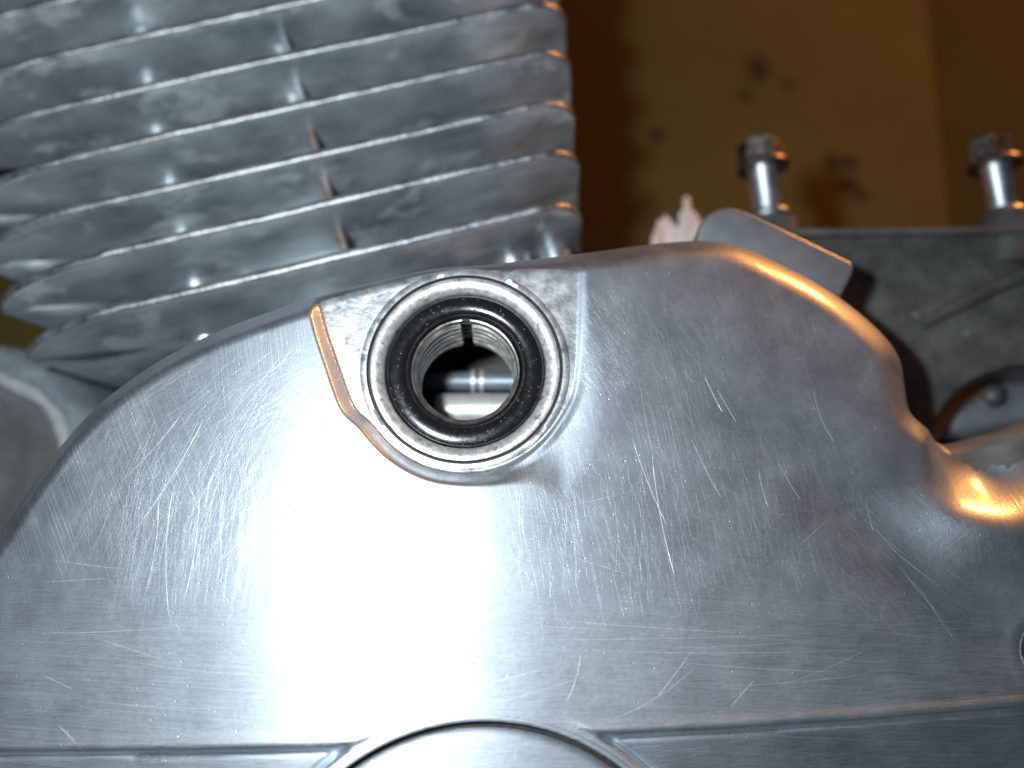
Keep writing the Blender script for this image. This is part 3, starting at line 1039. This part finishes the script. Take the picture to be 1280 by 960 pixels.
for i in range(3, 8):
    # short upright web between two fins
    px0 = 330 + 17.5 * (i - 3)
    zw = ZFR - .42 * 11.0 / math.tan(TILT + math.atan((480 - edge_y[i]) / FPX)) - 8.0
    A, B = axis_point(px0 + 12, i, zw), axis_point(px0 + 29, i + 1, zw)
    mid = (A + B) / 2
    L = np.linalg.norm((B - A)[:2])
    bm = box_bm(0, 0, 0, 1.9, L, 16, .7, 3)
    bmesh.ops.rotate(bm, cent=(0, 0, 0), matrix=Matrix.Rotation(math.atan2(-(A - B)[0], (A - B)[1]), 3, 'Z'), verts=bm.verts)
    bmesh.ops.translate(bm, vec=tuple(mid), verts=bm.verts)
    from_bm('web', bm, M_rust if i in (5, 6, 7) else M_fin, cyl, True)
# base flange
pb0 = axis_point(345, 8, -84) - AX * 12
bar('base_flange', pb0 - AX * 8, pb0, 48, 48, M_fin, cyl, 96, 6)

# ------------------------------------------------------------------ rag at the left, paper towel at the back
def cloth_sheet(name, fn, nu, nv, mat, thick, parent=None):
    V, F = [], []
    for i in range(nu):
        for j in range(nv):
            V.append(fn(i / (nu - 1), j / (nv - 1)))
    for i in range(nu - 1):
        for j in range(nv - 1):
            F.append((i * nv + j, (i + 1) * nv + j, (i + 1) * nv + j + 1, i * nv + j + 1))
    o = from_np(name, np.array(V), F, mat, parent)
    md = o.modifiers.new('thickness', 'SOLIDIFY')
    md.thickness = thick * S
    return o


rag = empty('rag', (*at(-60, 560, -90)[:2], BENCH), 'folded grey cotton rag with pale blue hem left of the engine', 'rag')
ridge = smooth_closed([at(x, y, -66) for x, y in [(-170, 440), (-80, 440), (0, 452), (40, 470), (75, 496), (100, 540), (118, 600), (130, 680)]], 8, False)


def rag_fn(u, v):
    k = u * (len(ridge) - 1)
    i = int(min(k, len(ridge) - 2))
    p = ridge[i] + (ridge[i + 1] - ridge[i]) * (k - i)
    c = at(-190, 760, -84)
    q = p + (c - p) * (v ** 1.1) * .95
    q[2] = -70 - 16 * sstep(0, .5, np.array(v)) - 60 * sstep(.6, 1, np.array(v)) * .3
    q[2] += 2.2 * math.sin(9 * u + 5 * v) * v + 1.1 * math.sin(23 * u - 9 * v) * v
    return q


cloth_sheet('rag_fold', rag_fn, 70, 50, M_cloth, 1.2, rag)


def hem_fn(u, v):
    k = u * (len(ridge) - 1)
    i = int(min(k, len(ridge) - 2))
    p = ridge[i] + (ridge[i + 1] - ridge[i]) * (k - i)
    tdir = ridge[i + 1] - ridge[i]
    nrm = np.array([-tdir[1], tdir[0], 0.0])
    nrm /= np.linalg.norm(nrm) + 1e-9
    a = -0.4 + v * 3.6
    rad = 2.3 + .3 * math.sin(11 * u)
    q = p + nrm * (rad * math.cos(a) + (v > .0) * 0) + np.array([0, 0, rad * math.sin(a)])
    if v < .35:
        q = q + np.array([0, 0, -1]) * (1 - v / .35) * 84 + nrm * (1 - v / .35) ** .5 * 9
    q[2] += .9 * math.sin(14 * u + 3 * v) + .4 * math.sin(37 * u + 8 * v)
    q = q + nrm * (.5 * math.sin(29 * u) + .5 * math.sin(17 * u + 4 * v))
    return q


cloth_sheet('rag_hem', hem_fn, 90, 40, M_hem, .8, rag)

def seam_fn(u, v):
    k = u * (len(ridge) - 1)
    i = int(min(k, len(ridge) - 2))
    p = ridge[i] + (ridge[i + 1] - ridge[i]) * (k - i)
    tdir = ridge[i + 1] - ridge[i]
    nrm = np.array([-tdir[1], tdir[0], 0.0])
    nrm /= np.linalg.norm(nrm) + 1e-9
    a = 2 * math.pi * v
    return p + nrm * (-3.6 + .5 * math.sin(13 * u) + 1.5 * math.cos(a)) + np.array([0, 0, 1.0 + .5 * math.sin(19 * u) + 1.5 * math.sin(a)])


cloth_sheet('rag_seam', seam_fn, 90, 13, mat_cloth('pale_grey_seam', (.40, .43, .44), (.52, .54, .54)), .3, rag)

pap = empty('paper_towel', at(850, 300, BENCH), 'crumpled pinkish paper towel poking up behind the cover', 'paper towel')


def crumple(name, base, seed):
    r3 = np.random.default_rng(seed)
    bm = bmesh.new()
    pts_f = [at(x, y, -74) for x, y in base]
    pts_b = [at(x + 4, y + 10, -90) for x, y in base]
    foot_f = [np.array([p[0], p[1] - 6, BENCH]) for p in (pts_f[0], pts_f[-1])]
    n = len(base)
    f = [bm.verts.new(p) for p in pts_f]
    b = [bm.verts.new(p + r3.normal(0, 1.0, 3)) for p in pts_b]
    lowf = [bm.verts.new((p[0], p[1] - 2, BENCH + 1)) for p in pts_f]
    c = np.mean(pts_f, 0)
    mid = [bm.verts.new(at(x + 3 * r3.normal(), 338, -71 + 2.5 * r3.normal())) for x, y in base]
    for i in range(n - 1):
        bm.faces.new((f[i], f[i + 1], b[i + 1], b[i]))
        bm.faces.new((mid[i], mid[i + 1], f[i + 1], f[i]))
        bm.faces.new((b[i], b[i + 1], lowf[i + 1], lowf[i]))
    bmesh.ops.subdivide_edges(bm, edges=bm.edges[:], cuts=2, use_grid_fill=True)
    for v in bm.verts:
        v.co += Vector(r3.normal(0, .35, 3))
    return from_bm(name, bm, M_paper, pap, False)


crumple('sheet', [(806, 330), (814, 298), (824, 276), (832, 271), (839, 279), (846, 282), (851, 266), (857, 247), (863, 262), (872, 268), (880, 285), (884, 330)], 4)
